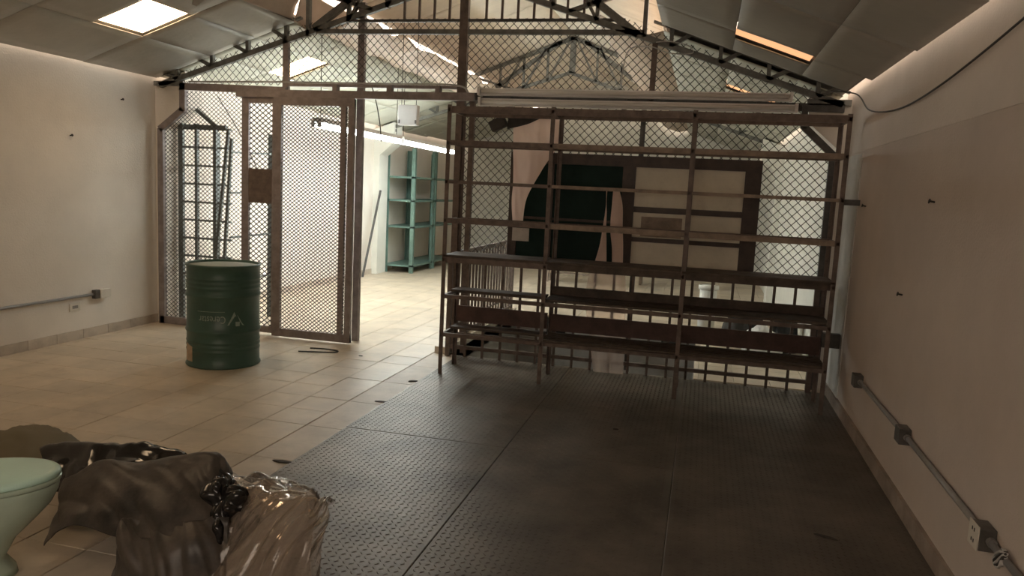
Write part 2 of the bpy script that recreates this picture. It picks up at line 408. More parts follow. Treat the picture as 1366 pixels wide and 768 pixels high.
# bare plaster strip by the right pier
MB().box(XR-.008,6.75,0,XR,7.46,2.12).build('plaster_patch', 'plaster_patch', wr)
# baseboards
bl = MB().box(XL,YF,-.005,XL+.008,YB,.085).build('baseboard_left', 'grout'); struct(bl, 'tan tile skirting along the left wall', 'baseboard')
bm_ = None
for k in range(k0, k1):
    y0 = PY+k*T
    if y0 < 1.5 or y0 > 14: continue
    o = MB().box(XL,y0+.003,0,XL+.014,y0+T-.003,.092).build('skirting_tile', 'base_tile', bl)
br = MB().box(XR-.022,YF,0,XR,7.4,.10).build('baseboard_right', 'base_right'); struct(br, 'brownish cement skirting along the right wall', 'baseboard')

# ceiling: roof sheet above, film panels below
ceil = MB()
def roof_quad(mb, xa, za, xb, zb, y0, y1, t=.03):
    mb.add([(xa,y0,za),(xb,y0,zb),(xb,y1,zb),(xa,y1,za),(xa,y0,za+t),(xb,y0,zb+t),(xb,y1,zb+t),(xa,y1,za+t)],
      [(0,3,2,1),(4,5,6,7),(0,1,5,4),(1,2,6,5),(2,3,7,6),(3,0,4,7)])
XFL, XFR = -4.26, -.49
def roof_strip(mb, side, holes, y0, y1):
    pts = sorted([y0,y1]+[v for h in holes for v in h[2:]])
    for a, b in zip(pts[:-1], pts[1:]):
        hs = [h for h in holes if h[2] <= a+1e-6 and h[3] >= b-1e-6]
        xs = [(XL+.07, XFL-.01)] if side < 0 else [(XFR+.01, XR-.06)]
        for h in hs: xs = [(xs[0][0], h[0]), (h[1], xs[-1][1])]
        for xa, xb in xs:
            f = zl if side < 0 else zr
            roof_quad(mb, xa, f(xa)+.05, xb, f(xb)+.05, a, b)
SKY_L = [(-5.25,-4.71,5.79,6.40),(-5.30,-4.73,8.55,9.10),(-5.25,-4.71,2.10,2.70)]  # third one is unseen, kept to light the near left floor
SKY_R = [(.13,.72,6.29,6.66),(.13,.72,9.2,9.6)]
roof_strip(ceil, -1, SKY_L, YF, YB); roof_strip(ceil, 1, SKY_R, YF, YB)
# raised middle roof
ZU = 3.72; XU = 1.76
roof_quad(ceil, XC-XU, ZU, XC, 4.40, YF, YB); roof_quad(ceil, XC, 4.40, XC+XU, ZU, YF, YB)
ceiling = ceil.build('ceiling', 'roof'); struct(ceiling, 'pitched roof lined with grey foil film, with a raised middle part', 'ceiling')
def fpanel(side, xa, xb, ya, yb, m='film', name='film_panel', seed=0):
    f = zl if side < 0 else zr
    nx, ny = 6, 10; grid = []
    for j in range(ny+1):
        row = []
        for i in range(nx+1):
            x = xa+(xb-xa)*i/nx; y = ya+(yb-ya)*j/ny
            sag = .005*math.sin(math.pi*i/nx)*math.sin(math.pi*j/ny)
            z = f(x)-sag+.006*noise.noise(Vector((x*3+seed, y*2.2, 0)))*(0 < i < nx)
            row.append((x,y,z))
        grid.append(row)
    mb = MB(); w = nx+1; mb.v = [p for r in grid for p in r]
    mb.f = [(j*w+i, j*w+i+1, (j+1)*w+i+1, (j+1)*w+i) for j in range(ny) for i in range(nx)]
    o = mb.build(name, m, ceiling, smooth=True); solid(o, .006); return o
ys = [-.86,.30,1.52,2.74,3.96,5.18,6.40,7.44,8.55,9.77,10.99,12.21,13.40,14.6,15.9,17.2,18.55]
rowsL = [(-5.90,-5.252),(-5.248,-4.712),(-4.708,XFL)]; rowsR = [(XFR,.128),(.132,.718),(.722,1.12)]
for side, rows, skies in ((-1,rowsL,SKY_L),(1,rowsR,SKY_R)):
    for ri, (xa, xb) in enumerate(rows):
        for a, b in zip(ys[:-1], ys[1:]):
            a2, b2 = a+.004, b-.004
            segs = [(a2,b2)]
            if ri == 1:
                for h in skies:
                    ns = []
                    for s0, s1 in segs:
                        if h[3] <= s0 or h[2] >= s1: ns.append((s0,s1)); continue
                        if h[2] > s0+.03: ns.append((s0,h[2]))
                        if h[3] < s1-.03: ns.append((h[3],s1))
                    segs = ns
            xe0, xe1 = xa, xb
            if ri == 0 and side < 0: xe0 = xa+random.uniform(-.03,.03)
            if ri == 2 and side > 0: xe1 = xb+random.uniform(-.05,.04)
            for s0, s1 in segs:
                if side > 0 and abs(s1-7.436) < .02: s1 = 7.16
                fpanel(side, xe0, xe1, s0, s1, 'film' if a < 7.4 else 'film_cream', seed=ri+a)
    f = zl if side < 0 else zr
    for h in skies:
        mb = MB(); roof_quad(mb, h[0]+.004, f(h[0])+.03, h[1]-.004, f(h[1])+.03, h[2], h[3], .008)
        tag(mb.build('skylight', 'skylight' if side < 0 else 'skylight_dull', ceiling), 'bright amber fibreglass skylight panel' if side < 0 else 'dull orange fibreglass skylight panel')  # third left skylight is unseen, kept to light the near left floor
# hanging foil bands at the step up to the middle roof, crumpled
for side in (-1,1):
    for ya, yb in ((YF+.1,7.40),(7.5,13.35),(13.45,18.5)):
        n = 14; rows = []
        if ya < 7: prof = [(XFL-.01,3.305),(-4.24,3.43),(-4.17,3.57),(-4.10,3.715)] if side < 0 else [(XFR+.01,3.215),(-.53,3.39),(-.57,3.55),(-.64,3.715)]
        else: prof = [(XFL-.02,3.315),(-4.06,3.24),(-3.80,3.26),(-3.56,3.375)] if side < 0 else [(XFR+.02,3.225),(-.70,3.18),(-.95,3.26),(-1.20,3.42)]
        grid = [[(x, ya+(yb-ya)*k/n, z+.015*math.sin(k*2.1+x*5)+(.030*math.sin(k*2.7) if pi_ == 3 and ya > 7 else 0)) for k in range(n+1)] for pi_, (x, z) in enumerate(prof)]
        o = patch(grid, 6, 6, .03, 3.2, 3+side, stretch=(1,.6,1)).build('foil_band', 'film_warm', ceiling, smooth=True); solid(o, .004)
# foil curtain closing most of the clerestory on the left of the back room
for ya, yb in ((7.42,13.35),(13.4,18.5)):
    n = 26
    grid = [[(x, ya+(yb-ya)*k/n, z+(.025*math.sin(k*1.9)+.015*math.sin(k*4.3) if z > 3.6 else 0)) for k in range(n+1)] for x, z in ((XFL+.0,3.30),(-4.21,3.48),(-4.16,3.61))]
    o = patch(grid, 4, 6, .02, 4, 9).build('foil_curtain', 'film_warm', ceiling, smooth=True); solid(o, .004)
# cream lining of the middle roof, colour lightened in place of missing daylight
for side in (-1,1):
    for ya, yb in zip(ys[:-1], ys[1:]):
        xa = XC+side*(XU-.02)
        grid = [[(xa+(XC-xa)*i/4, ya+.004+(yb-ya-.008)*k/3, ZU-.03+(.66)*i/4) for k in range(4)] for i in range(5)]
        o = patch(grid, 3, 3, .012, 3, 1+side).build('lining_panel', 'film_upper', ceiling, smooth=True); solid(o, .004)
# torn foil flap hanging near the left skylight
o = patch([[(-4.38,5.95,3.27),(-4.30,5.98,3.29)],[(-4.35,5.93,3.20),(-4.27,5.99,3.2)],[(-4.36,5.92,3.12),(-4.335,5.95,3.11)]], 6, 6, .02, 9, 5).build('foil_flap', 'film', ceiling, smooth=True); solid(o, .003)

# ================================================================== STRUCTURAL STEEL
def truss(y, label, front):
    r = thing('roof_truss', label, 'truss', (XC, y, 2.6))
    def part(n, a, b, w=.055): MB().bar((a[0],y,a[1]),(b[0],y,b[1]),.05,w).build(n, 'truss_steel', r)
    def X(d, s): return XC+s*d
    lo = lambda d: 2.575+.325*(3.50-d) if d > 0 else 3.70
    lo = lambda d: 2.575+.325*(3.50-d)
    for s in (-1,1):
        off = .06 if s < 0 else 0.0
        top = (lambda d: zl(XC-d)+.02) if s < 0 else (lambda d: zr(XC+d)+.05)
        part('bottom_chord', (X(3.50,s), lo(3.50)+off), (X(0,s), lo(0)+off*.3), .055)
        part('top_chord', (X(3.55,s), top(3.55)), (X(1.80,s), top(1.80)), .022)
        part('eave_tie', (X(3.57,s), lo(3.50)+off+.02), (X(3.2,s), lo(3.50)+off+.02), .05)
        part('upper_chord', (X(1.72,s), 3.66), (X(0,s), 4.30), .06)
        part('diagonal', (X(1.66,s), lo(1.66)+off), (X(.2,s), 4.25), .07)
        part('step_post', (X(1.72,s), lo(1.72)), (X(1.72,s), 3.68), .04)
        part('cross_brace', (X(1.72,s), 3.62), (X(1.0,s), lo(1.0)+off*.5), .04)
        for d in (3.28,2.85,2.42,1.97):
            part('web', (X(d,s), lo(d)+off), (X(d,s), top(d)), .035)
            part('web', (X(d,s), lo(d)+off), (X(d+.17,s), top(d+.17)), .035)
        up = lambda d: 3.66+(1.72-d)*.372
        for d in (1.27,.85,.43):
            part('web', (X(d,s), lo(d)), (X(d,s), up(d)), .035)
            part('web', (X(d,s), lo(d)), (X(d-.38,s), up(d-.38)), .03)
    part('king_post', (XC, lo(0)), (XC, 4.32), .10)
    if front:
        part('tie_beam', (XC-1.62, 3.205), (XC+1.72, 3.195), .045)
    return r
truss(CAGE, 'dark steel roof truss standing above the mesh cage', True)
truss(13.4, 'farther steel roof truss seen through the mesh above the cage', False)

# cage: posts, rails, mesh
cg = thing('mesh_cage', 'brown steel cage wall with chain-link mesh crossing the room', 'fence', (XC, CAGE, 0))
def cbar(n, a, b, w=.06, h=.05, m='cage_steel'):
    return MB().bar((a[0],CAGE+(a[2] if len(a) > 2 else 0),a[1]),(b[0],CAGE+(b[2] if len(b) > 2 else 0),b[1]),h,w).build(n, m, cg)
cbar('post', (-5.855,0,-.03), (-5.855,2.17,-.03), .07)
cbar('haunch_rail', (-5.865,2.16,-.03), (-5.57,2.38,-.03), .07)
cbar('post', (-5.575,2.36,-.03), (-5.575,2.66,-.03), .07)
cbar('top_rail', (-5.61,2.625,-.03), (-4.33,2.60,-.03), .075)
cbar('bottom_rail', (-5.88,.045,-.03), (-4.80,.03,-.03), .08)
cbar('post', (-4.355,2.60), (-4.355,3.12), .06)
cbar('post', (-3.53,.0,.06), (-3.53,3.5,.06), .07)
cbar('post', (-2.42,0,.0), (-2.42,3.70,0), .085, .06, 'rust_steel')
cbar('post', (-.56,2.5), (-.56,3.10), .05, .05, 'rust_steel')
cbar('post', (-.62,.0), (-.62,2.55), .045, .05, 'dark_steel')
cbar('top_rail', (-4.33,2.665), (-2.42,2.665), .03, .04)
cbar('top_rail', (-2.42,2.585), (1.13,2.545), .07, .05, 'dark_steel')
cbar('mesh_rail', (-3.75,3.31), (-.85,3.31), .025, .03, 'dark_steel')
cbar('bottom_rail', (-2.42,1.0,.0), (1.08,1.0,0), .03, .03, 'dark_steel')
cbar('post', (1.065,0,-.03), (1.065,2.16,-.03), .05, .05, 'dark_steel')
cbar('haunch_rail', (1.075,2.13,-.03), (.80,2.38,-.03), .06, .05, 'dark_steel')
cbar('post', (.80,2.36,-.03), (.80,2.56,-.03), .05, .05, 'dark_steel')
cbar('post', (-2.30,0), (-2.30,2.56), .05, .05, 'rust_steel')
for q in range(9):   # upright bars of the grille above the mesh
    if q == 4: continue
    cbar('grille_bar', (-3.05+q*.158+(.06 if q > 4 else 0),3.31), (-3.05+q*.158+(.06 if q > 4 else 0),3.64), .022, .022, 'rust_steel')
for q in range(3):
    cbar('grille_bar', (-1.56+q*.158,3.31), (-1.56+q*.158,3.60), .022, .022, 'rust_steel')
def mesh_panel(poly, pu, pv, r, dy=0.):
    return tag(lattice(poly, pu, pv, r, CAGE+dy).build('chain_link', 'wire', cg, fix=False), kind='stuff')
mesh_panel([(-5.84,.06),(-4.80,.06),(-4.80,2.58),(-5.56,2.58),(-5.56,2.40),(-5.84,2.17)], .055, .045, .0034, -.02)
up_poly = [(-5.56,2.66),(-5.56,2.80),(-4.10,3.29),(-3.85,3.33),(-.85,3.33),(-.62,3.22),(.9,2.70),(1.05,2.62),(1.05,2.56),(-2.42,2.66)]
mesh_panel(up_poly, .083, .083, .0034)
mesh_panel([(-2.42,1.0),(1.05,1.0),(1.05,2.14),(.80,2.36),(.80,2.53),(-2.42,2.56)], .083, .083, .0034)
# sliding track and gate leaves
tr = thing('gate_track', 'long steel sliding track above the cage gate', 'track', (-3.5, CAGE-.125, 2.5))
MB().bar((-4.85,CAGE-.125,2.555),(-2.25,CAGE-.125,2.565),.06,.075).build('rail', 'cage_steel', tr)
for x in (-3.72,-3.13,-2.62):
    MB().box(x-.025,CAGE-.16,2.595,x+.025,CAGE-.09,2.66).build('roller_bracket', 'cage_steel', tr)
def leaf(name, label, x0, x1, z0, z1, y, stiles, rails, pu, pv, r, plate=None, mx=None):
    t = thing(name, label, 'gate', ((x0+x1)/2, y, 0), 'cage gate leaves')
    for a, b in stiles: MB().box(a,y-.02,z0,b,y+.02,z1).build('stile', 'cage_steel', t)
    for a, b in rails: MB().box(x0,y-.018,a,x1,y+.018,b).build('rail', 'cage_steel', t)
    if plate: MB().box(plate[0],y-.012,plate[1],plate[2],y+.004,plate[3]).build('lock_plate', 'rust_steel', t)
    tag(lattice([(x0,z0),(mx or x1,z0),(mx or x1,z1),(x0,z1)], pu, pv, r, y).build('mesh', 'wire', t, fix=False), kind='stuff')
    return t
leaf('gate_leaf', 'brown mesh gate leaf with a solid lock plate, beside the green drum', -4.80, -4.36, .03, 2.54, CAGE-.10,
     [(-4.80,-4.72),(-4.44,-4.36)], [(.03,.10),(2.46,2.54)], .068, .053, .0052, (-4.72,1.42,-4.42,1.78))
leaf('gate_leaf', 'brown mesh gate leaf with fine diamond mesh next to the open gateway', -4.40, -3.49, .015, 2.52, CAGE-.15,
     [(-4.40,-4.31),(-3.64,-3.585),(-3.555,-3.49)], [(.015,.10),(2.44,2.52)], .050, .039, .0043)

# ================================================================== STEEL RACK IN FRONT OF THE CAGE
RY0, RY1 = 6.50, 6.93
rk = thing('storage_rack', 'long brown steel storage rack with plank shelves in front of the mesh', 'rack', (-.58, RY0, 0))
RXS = [-2.235, -1.315, -.145, 1.055]
for i, x in enumerate(RXS):
    for y in (RY0, RY1):
        d1 = (1,0,0) if i < 3 else (-1,0,0); d2 = (0,1,0) if y == RY0 else (0,-1,0)
        MB().angle((x,y,0.006),(x,y,2.40 if not (i == 0 and y == RY1) else 2.38),.036,.007,d1,d2).build('post', 'rust_steel', rk)
def rrail(z, h, y, xa=RXS[0], xb=RXS[-1], m='rust_steel', w=.022, n='rail'):
    MB().box(xa,y-w/2,z-h/2,xb,y+w/2,z+h/2).build(n, m, rk)
for z, h, m in ((2.36,.06,'rust_steel'),(2.075,.045,'wood_light'),(1.735,.028,'wood_light'),(1.395,.045,'wood_light'),(1.045,.05,'wood'),(.715,.035,'rust_steel'),(.365,.035,'rust_steel')):
    left = 'rust_steel'
    rrail(z, h, RY0+.02, RXS[0], RXS[1], left); rrail(z, h, RY0+.02, RXS[1], RXS[3], m)
    rrail(z, h*.8, RY1-.02, m='rust_steel')
    for x in RXS: MB().box(x+(.004 if x < 1 else -.024),RY0,z-.014,x+(.024 if x < 1 else -.004),RY1,z+.014).build('end_rail', 'rust_steel', rk)
def plank(xa, xb, ya, yb, z, t=.022, m='wood', n='plank'):
    return bevel(MB().box(xa,ya,z,xb,yb,z+t).build(n, m, rk), .003, 1)
for a, b in ((-2.23,-1.31),(-1.30,-.15),(-.14,1.05)):
    plank(a, b, RY0+.0, RY0+.21, 1.07); plank(a, b, RY0+.222, RY1, 1.07)
plank(-1.30,1.05,RY0+.04,RY0+.22,.735); plank(-1.30,1.05,RY0+.235,RY1-.02,.735)
plank(-2.21,-1.33,RY0+.20,RY1-.02,.735)
for q in range(6):
    plank(-1.30,1.045,RY0+.005+q*.072,RY0+.052+q*.072,.385,.02,'wood','slat')
plank(-2.21,-1.33,RY0+.22,RY1-.02,.385)
MB().box(-2.21,RY1-.028,.43,-1.33,RY1-.006,.58).build('back_board', 'wood_red', rk)
MB().box(-1.30,RY1-.028,.42,1.045,RY1-.006,.575).build('back_board', 'wood_red', rk)
MB().box(-1.30,RY1-.028,.755,1.045,RY1-.006,.835).build('back_board', 'wood', rk)
# bracket sticking out to the right wall
MB().box(1.05,RY0+.0,1.70,1.17,RY0+.04,1.745).build('wall_bracket', 'dark_steel', rk)
MB().box(1.05,RY0+.35,.50,1.19,RY0+.42,.62).build('wall_bracket', 'dark_steel', rk)
# dark cloth over the back of the rack top, and tilted lamp box
o = patch([[(-1.80,6.95,2.42),(-1.60,6.95,2.42),(-1.37,6.95,2.41),(-1.2,6.95,2.41),(-1.0,6.95,2.405)],
           [(-1.80,6.945,2.34),(-1.60,6.945,2.36),(-1.37,6.945,2.39),(-1.2,6.945,2.38),(-1.0,6.945,2.37)],
           [(-1.81,6.95,2.24),(-1.62,6.95,2.29),(-1.42,6.95,2.37),(-1.2,6.95,2.35),(-1.0,6.95,2.335)]], 8, 6, .012, 8, 2).build('cloth_scrap', 'cloth_grey', smooth=True)
solid(o, .006); tag(o, 'dark grey cloth scrap hanging over the top of the brown rack', 'cloth')
lb = thing('lamp_box', 'small dark tilted box lamp under the rack top beside the cloth scrap', 'lamp', (-1.9,6.97,2.3))
mb = MB(); mb.box(-.075,-.05,-.05,.075,.05,.05); R_ = Matrix.Rotation(math.radians(-28),3,'Y')
mb.v = [tuple(R_@Vector(v)+Vector((-1.9,6.97,2.285))) for v in mb.v]; bevel(mb.build('housing', 'cloth_grey', lb), .01)
MB().bar((-1.87,6.97,2.33),(-1.84,6.95,2.40),.02,.02).build('arm', 'dark_steel', lb)
# pinkish film shapes imitating reflections in window glass, and a card
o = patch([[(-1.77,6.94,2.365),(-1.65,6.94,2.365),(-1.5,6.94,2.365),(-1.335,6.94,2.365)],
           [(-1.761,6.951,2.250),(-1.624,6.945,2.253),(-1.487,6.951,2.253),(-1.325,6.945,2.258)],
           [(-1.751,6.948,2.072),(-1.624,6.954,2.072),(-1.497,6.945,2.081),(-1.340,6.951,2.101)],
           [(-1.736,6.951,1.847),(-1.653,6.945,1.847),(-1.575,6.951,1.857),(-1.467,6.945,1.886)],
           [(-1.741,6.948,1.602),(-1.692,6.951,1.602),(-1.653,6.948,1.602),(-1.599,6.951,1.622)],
           [(-1.722,6.951,1.367),(-1.692,6.951,1.367),(-1.663,6.951,1.367),(-1.624,6.951,1.377)]], 8, 8, .02, 6, 4, stretch=(1,1,.3)).build('reflection_film', 'reflection_pink', smooth=True)
o.location.y = .03; tag(o, 'wide pinkish strip standing in for a glass reflection behind the rack, tapering downwards', 'film', 'glass reflection shapes')
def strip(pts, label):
    o = patch(pts, 6, 8, .015, 7, 6, stretch=(1,1,.3)).build('reflection_film', 'reflection_pink', smooth=True); o.location.y = .02; tag(o, label, 'film', 'glass reflection shapes'); return o
strip([[(-.805,6.94,1.74),(-.785,6.94,1.74),(-.75,6.94,1.74)],[(-0.807,6.945,1.632),(-0.783,6.948,1.641),(-0.714,6.945,1.602)],[(-0.812,6.948,1.407),(-0.773,6.945,1.407),(-0.699,6.948,1.407)],[(-0.783,6.945,1.211),(-0.743,6.951,1.211),(-0.680,6.945,1.211)],[(-0.773,6.948,1.015),(-0.724,6.945,1.015),(-0.675,6.948,1.015)]], 'narrow pinkish strip standing in for a glass reflection behind the rack, right one of the upper pair')
strip([[(-.866,6.94,1.74),(-.862,6.94,1.74),(-.858,6.94,1.74)],[(-0.866,6.945,1.543),(-0.859,6.948,1.543),(-0.851,6.945,1.534)],[(-0.880,6.948,1.387),(-0.861,6.945,1.387),(-0.846,6.948,1.387)],[(-0.900,6.945,1.211),(-0.861,6.951,1.211),(-0.831,6.945,1.211)],[(-0.944,6.948,1.035),(-0.880,6.945,1.035),(-0.822,6.948,1.035)]], 'narrow pinkish strip standing in for a glass reflection behind the rack, left one of the upper pair')
strip([[(-0.968,6.930,0.996),(-0.783,6.933,0.996),(-0.646,6.930,0.996)],[(-0.998,6.933,0.741),(-0.802,6.930,0.741),(-0.626,6.933,0.741)],[(-0.949,6.930,0.448),(-0.783,6.933,0.448),(-0.616,6.930,0.448)],[(-0.880,6.933,0.066),(-0.743,6.930,0.066),(-0.606,6.933,0.066)]], 'long faint sheet standing in for a glass reflection behind the plank shelves, reaching the floor plate').data.materials[0] = M['reflection_faint']
o = MB().box(-1.715,6.955,1.225,-1.555,6.958,1.345).build('paper_card', 'paper'); tag(o, 'small white card hanging under the wide reflection strip', 'card')

# ================================================================== GUARD RAILS OF THE STAIRWELL
def guard(name, label, a, b, pitch, h=1.0, low=.10):
    a = Vector(a); b = Vector(b); t = thing(name, label, 'railing', a); d = b-a; n = max(1, round(d.length/pitch))
    dn = d.normalized(); sd = Vector((-dn.y, dn.x, 0))
    for z, w in ((h,.05),(low,.035),(low+.14,.02)): MB().bar(a+Vector((0,0,z)), b+Vector((0,0,z)), w, w*.8, (0,0,1)).build('rail', 'rust_steel', t)
    for i in range(n+1):
        p = a+d*i/n; e = i in (0,n)
        w = .045 if e else .024
        MB().box(p.x-w/2,p.y-w/2,.005,p.x+w/2,p.y+w/2,h).build('baluster', 'rust_steel', t)
    return t
guard('guard_railing', 'brown steel guard railing behind the rack, running across the room', (-2.40,7.26,0), (1.03,7.26,0), .178)
guard('guard_railing', 'brown steel guard railing receding along the stairwell edge', (-2.49,7.55,.0), (-2.49,10.2,0), .135)

# ================================================================== LIGHT FIXTURES
def fixture(label, p, q, lit, group=None, hang=0):
    p = Vector(p); q = Vector(q); t = thing('fluorescent_fixture', label, 'light', (p+q)/2, group)
    d = (q-p).normalized(); s = Vector((0,0,1)).cross(d).normalized()
    MB().bar(p+Vector((0,0,.03)), q+Vector((0,0,.03)), .05, .10, (0,0,1)).build('body', 'white_metal', t)
    for k in (-1,1):
        MB().tube([p+s*.035*k+Vector((0,0,-.03))+d*.02, q+s*.035*k+Vector((0,0,-.03))-d*.02], .018, 10).build('tube', 'tube_on' if lit else 'old_tube', t, smooth=True)
        for e in (p, q):
            MB().bar(e+s*.035*k+Vector((0,0,-.05)), e+s*.035*k+Vector((0,0,.02)), .02, .045).build('socket', 'white_metal', t)
    if hang:
        for e in (p+d*.1, q-d*.1): MB().tube([e+Vector((0,0,.05)), e+Vector((0,0,hang))], .004, 6).build('hanging_wire', 'cable', t)
    return t
fixture('lit fluorescent fixture nearest the gate in the back room', (-4.16,7.75,2.31), (-4.27,10.35,2.31), True, 'lit tube row', .96)
fixture('lit fluorescent fixture farther along in the back room', (-4.28,10.45,2.31), (-4.40,13.1,2.31), True, 'lit tube row', .96)
# unlit double fixture across the cage above the rack
t = thing('unlit_fixture', 'long unlit white twin fluorescent fixture mounted above the brown rack', 'light', (-.75,7.28,2.56))
for z, xa, xb in ((2.612,-2.18,.66),(2.515,-2.17,.71)):
    MB().box(xa,7.26,z-.034,xb,7.32,z+.034).build('body', 'white_metal', t)
    MB().tube([(xa+.02,7.24,z),(xb-.02,7.24,z)], .019, 10).build('tube', 'old_tube', t, smooth=True)
    for x in (xa,xb): MB().box(x-.012,7.215,z-.04,x+.012,7.33,z+.04).build('end_cap', 'white_metal', t)
for x in (-1.9,-.8,.4): MB().box(x-.02,7.32,2.46,x+.02,CAGE-.045,2.65).build('mounting_bracket', 'dark_steel', t)

# ================================================================== DRUM
DX, DY, DR, DH = -4.16, 6.08, .312, .915
dr = thing('steel_drum', 'dark green steel drum with faded upside-down lettering standing on the tiles', 'drum', (DX,DY,0))
prof = [(DR-.03,.012),(DR+.004,.0),(DR+.010,.008),(DR+.010,.018),(DR+.001,.028)]
def ring(z, h, w): return [(DR,z-w),(DR+h*.7,z-w*.45),(DR+h,z),(DR+h*.7,z+w*.45),(DR,z+w)]
for z, h, w in ((.15,.005,.014),(.19,.005,.014),(.23,.005,.014),(.325,.011,.024),(.64,.011,.024),(.71,.005,.014),(.75,.005,.014),(.79,.005,.014)): prof += ring(z,h,w)
prof += [(DR+.001,DH-.028),(DR+.010,DH-.018),(DR+.010,DH-.006),(DR+.004,DH),(DR-.006,DH-.002),(DR-.010,DH-.022)]
MB().lathe(prof,(DX,DY,0),72).build('shell', 'drum', dr, smooth=True)
MB().lathe([(DR-.010,DH-.022),(DR-.03,DH-.024),(DR-.04,DH-.018),(.10,DH-.012),(.001,DH-.012)],(DX,DY,0),72).build('end_panel', 'drum_lid', dr, smooth=True)
MB().lathe([(DR-.03,.012),(.001,.012)],(DX,DY,0),48).build('bottom_panel', 'drum', dr)
ang0 = math.atan2(CAM.y-DY, CAM.x-DX)     # drum side facing the room's front
def on_drum(u, z, r=DR+.0025):             # u: metres along the surface, positive to the right as seen from the front
    a = ang0 + u/DR; return (DX+r*math.cos(a), DY+r*math.sin(a), z)
def drum_mesh(polys, name, m, r=DR+.0025, par=dr):
    mb = MB()
    for poly in polys: mb.add([on_drum(u,z,r) for u,z in poly], [tuple(range(len(poly)))])
    return mb.build(name, m, par, fix=False)
# lettering, upside down as the drum stands on its head
fc = bpy.data.curves.new('text', 'FONT'); fc.body = 'Cerestar'; fc.size = .092; fc.resolution_u = 4; fc.align_x = 'LEFT'
fo = bpy.data.objects.new('lettering', fc); COL.objects.link(fo)
dg = bpy.context.evaluated_depsgraph_get(); me0 = bpy.data.meshes.new_from_object(fo.evaluated_get(dg))
bpy.data.objects.remove(fo); bpy.data.curves.remove(fc)
bmx = bmesh.new(); bmx.from_mesh(me0); bmesh.ops.triangulate(bmx, faces=bmx.faces)
bmesh.ops.subdivide_edges(bmx, edges=[e for e in bmx.edges if e.calc_length() > .02], cuts=1)
U0, Z0 = .018, .475
wid = max(v.co.x for v in bmx.verts)
for v in bmx.verts:
    p = on_drum(U0 - v.co.x*.235/wid, Z0 - v.co.y); v.co = Vector(p)-Vector((DX,DY,0))
me0.clear_geometry(); bmx.to_mesh(me0); bmx.free(); me0.materials.clear(); me0.materials.append(M['print'])
lo_ = bpy.data.objects.new('lettering', me0); COL.objects.link(lo_); lo_.parent = dr; tag(lo_, 'faded pale upside-down lettering')
# emblem: leaf-like strokes over a square
E_ = [[(.045,.395),(.030,.395),(.070,.475),(.088,.515),(.092,.500),(.075,.455)],[(.062,.425),(.055,.432),(.092,.505),(.106,.470),(.096,.478)],
      [(.112,.490),(.120,.478),(.160,.410),(.180,.388),(.160,.392),(.138,.425)],[(.100,.385),(.136,.385),(.138,.425),(.098,.425)]]
drum_mesh(E_, 'emblem', 'print')
drum_mesh([[(-.23,.512),(.01,.512),(.01,.516),(-.23,.516)][::-1]] if False else [[(-.23+.03*k,.512),(-.20+.03*k,.512),(-.20+.03*k,.516),(-.23+.03*k,.516)] for k in range(8)], 'printed_line', 'print')
drum_mesh([[(-.415+.015*k,.055),(-.40+.015*k,.052),(-.40+.015*k,.215-.004*k),(-.415+.015*k,.219-.004*k)] for k in range(8)], 'sticker', 'sticker', DR+.006)

# ================================================================== BACK ROOM
# grey rack behind the mesh on the left, with loose bars leaning on it
RX0, RX1, RYa, RYb = -5.80, -5.13, 7.68, 8.35
gr = thing('shelf_frame', 'grey steel shelf frame with many crossbars behind the left mesh', 'rack', ((RX0+RX1)/2, RYa, 0))
for x, y, w in ((RX0,RYa,.06),(-5.60,RYa,.03),(-5.36,RYa,.04),(RX1+.06,RYb,.06),(RX0,RYb,.05)):
    MB().box(x-w/2,y-.02,0,x+w/2,y+.02,2.25 if y == RYa else 2.2).build('post', 'grey_rack', gr)
for q in range(10):
    z = .35+q*.205
    MB().bar((RX0,RYa,z),(RX1-.04,RYa+.02,z),.03,.022).build('crossbar', 'grey_rack', gr)
for z in (.5,1.0,1.5,1.95):
    MB().bar((RX1-.04,RYa,z),(RX1+.06,RYb,z+.02),.02,.03,(0,0,1)).build('side_bar', 'grey_rack', gr)
MB().bar((RX0+.05,RYa,2.22),(RX1-.09,RYa,2.22),.04,.04).build('top_bar', 'grey_rack', gr)
MB().bar((-5.62,RYa,2.42),(-5.36,RYa,2.23),.03,.04).build('brace', 'grey_rack', gr)
for i, (a, b) in enumerate((((-5.38,7.60,.02),(-5.14,7.60,2.2)),((-5.24,7.60,.02),(-5.10,7.60,2.1)))):
    tag(MB().bar(a,b,.03,.03).build('loose_bar', 'grey_rack'), ('left' if i == 0 else 'right')+' one of two thin grey bars leaning on the grey shelf frame', 'bar', 'leaning bars')
# green racks along the left wall at the far end
def green_rack(y0, y1, label):
    t = thing('green_rack', label, 'rack', (-5.62,(y0+y1)/2,0), 'green racks')
    for x in (-5.90,-5.32):
        for y in (y0,y1): MB().angle((x,y,0),(x,y,2.36),.07,.008,(1,0,0) if x < -5.5 else (-1,0,0),(0,1,0) if y == y0 else (0,-1,0)).build('post', 'green_steel', t)
    for z in (.12,.86,1.36,1.80):
        MB().box(-5.90,y0,z,-5.32,y1,z+.035).build('shelf', 'green_steel', t)
green_rack(13.74,14.85,'green steel rack at the far end, nearest the white pier')
green_rack(14.92,16.25,'green steel rack at the far end, farther from the white pier')
tag(MB().tube([(-5.86,12.7,0.0),(-5.80,13.26,1.55)], .022, 8).build('leaning_pole', 'dark_steel'), 'dark pole leaning against the white pier at the far end', 'pole')
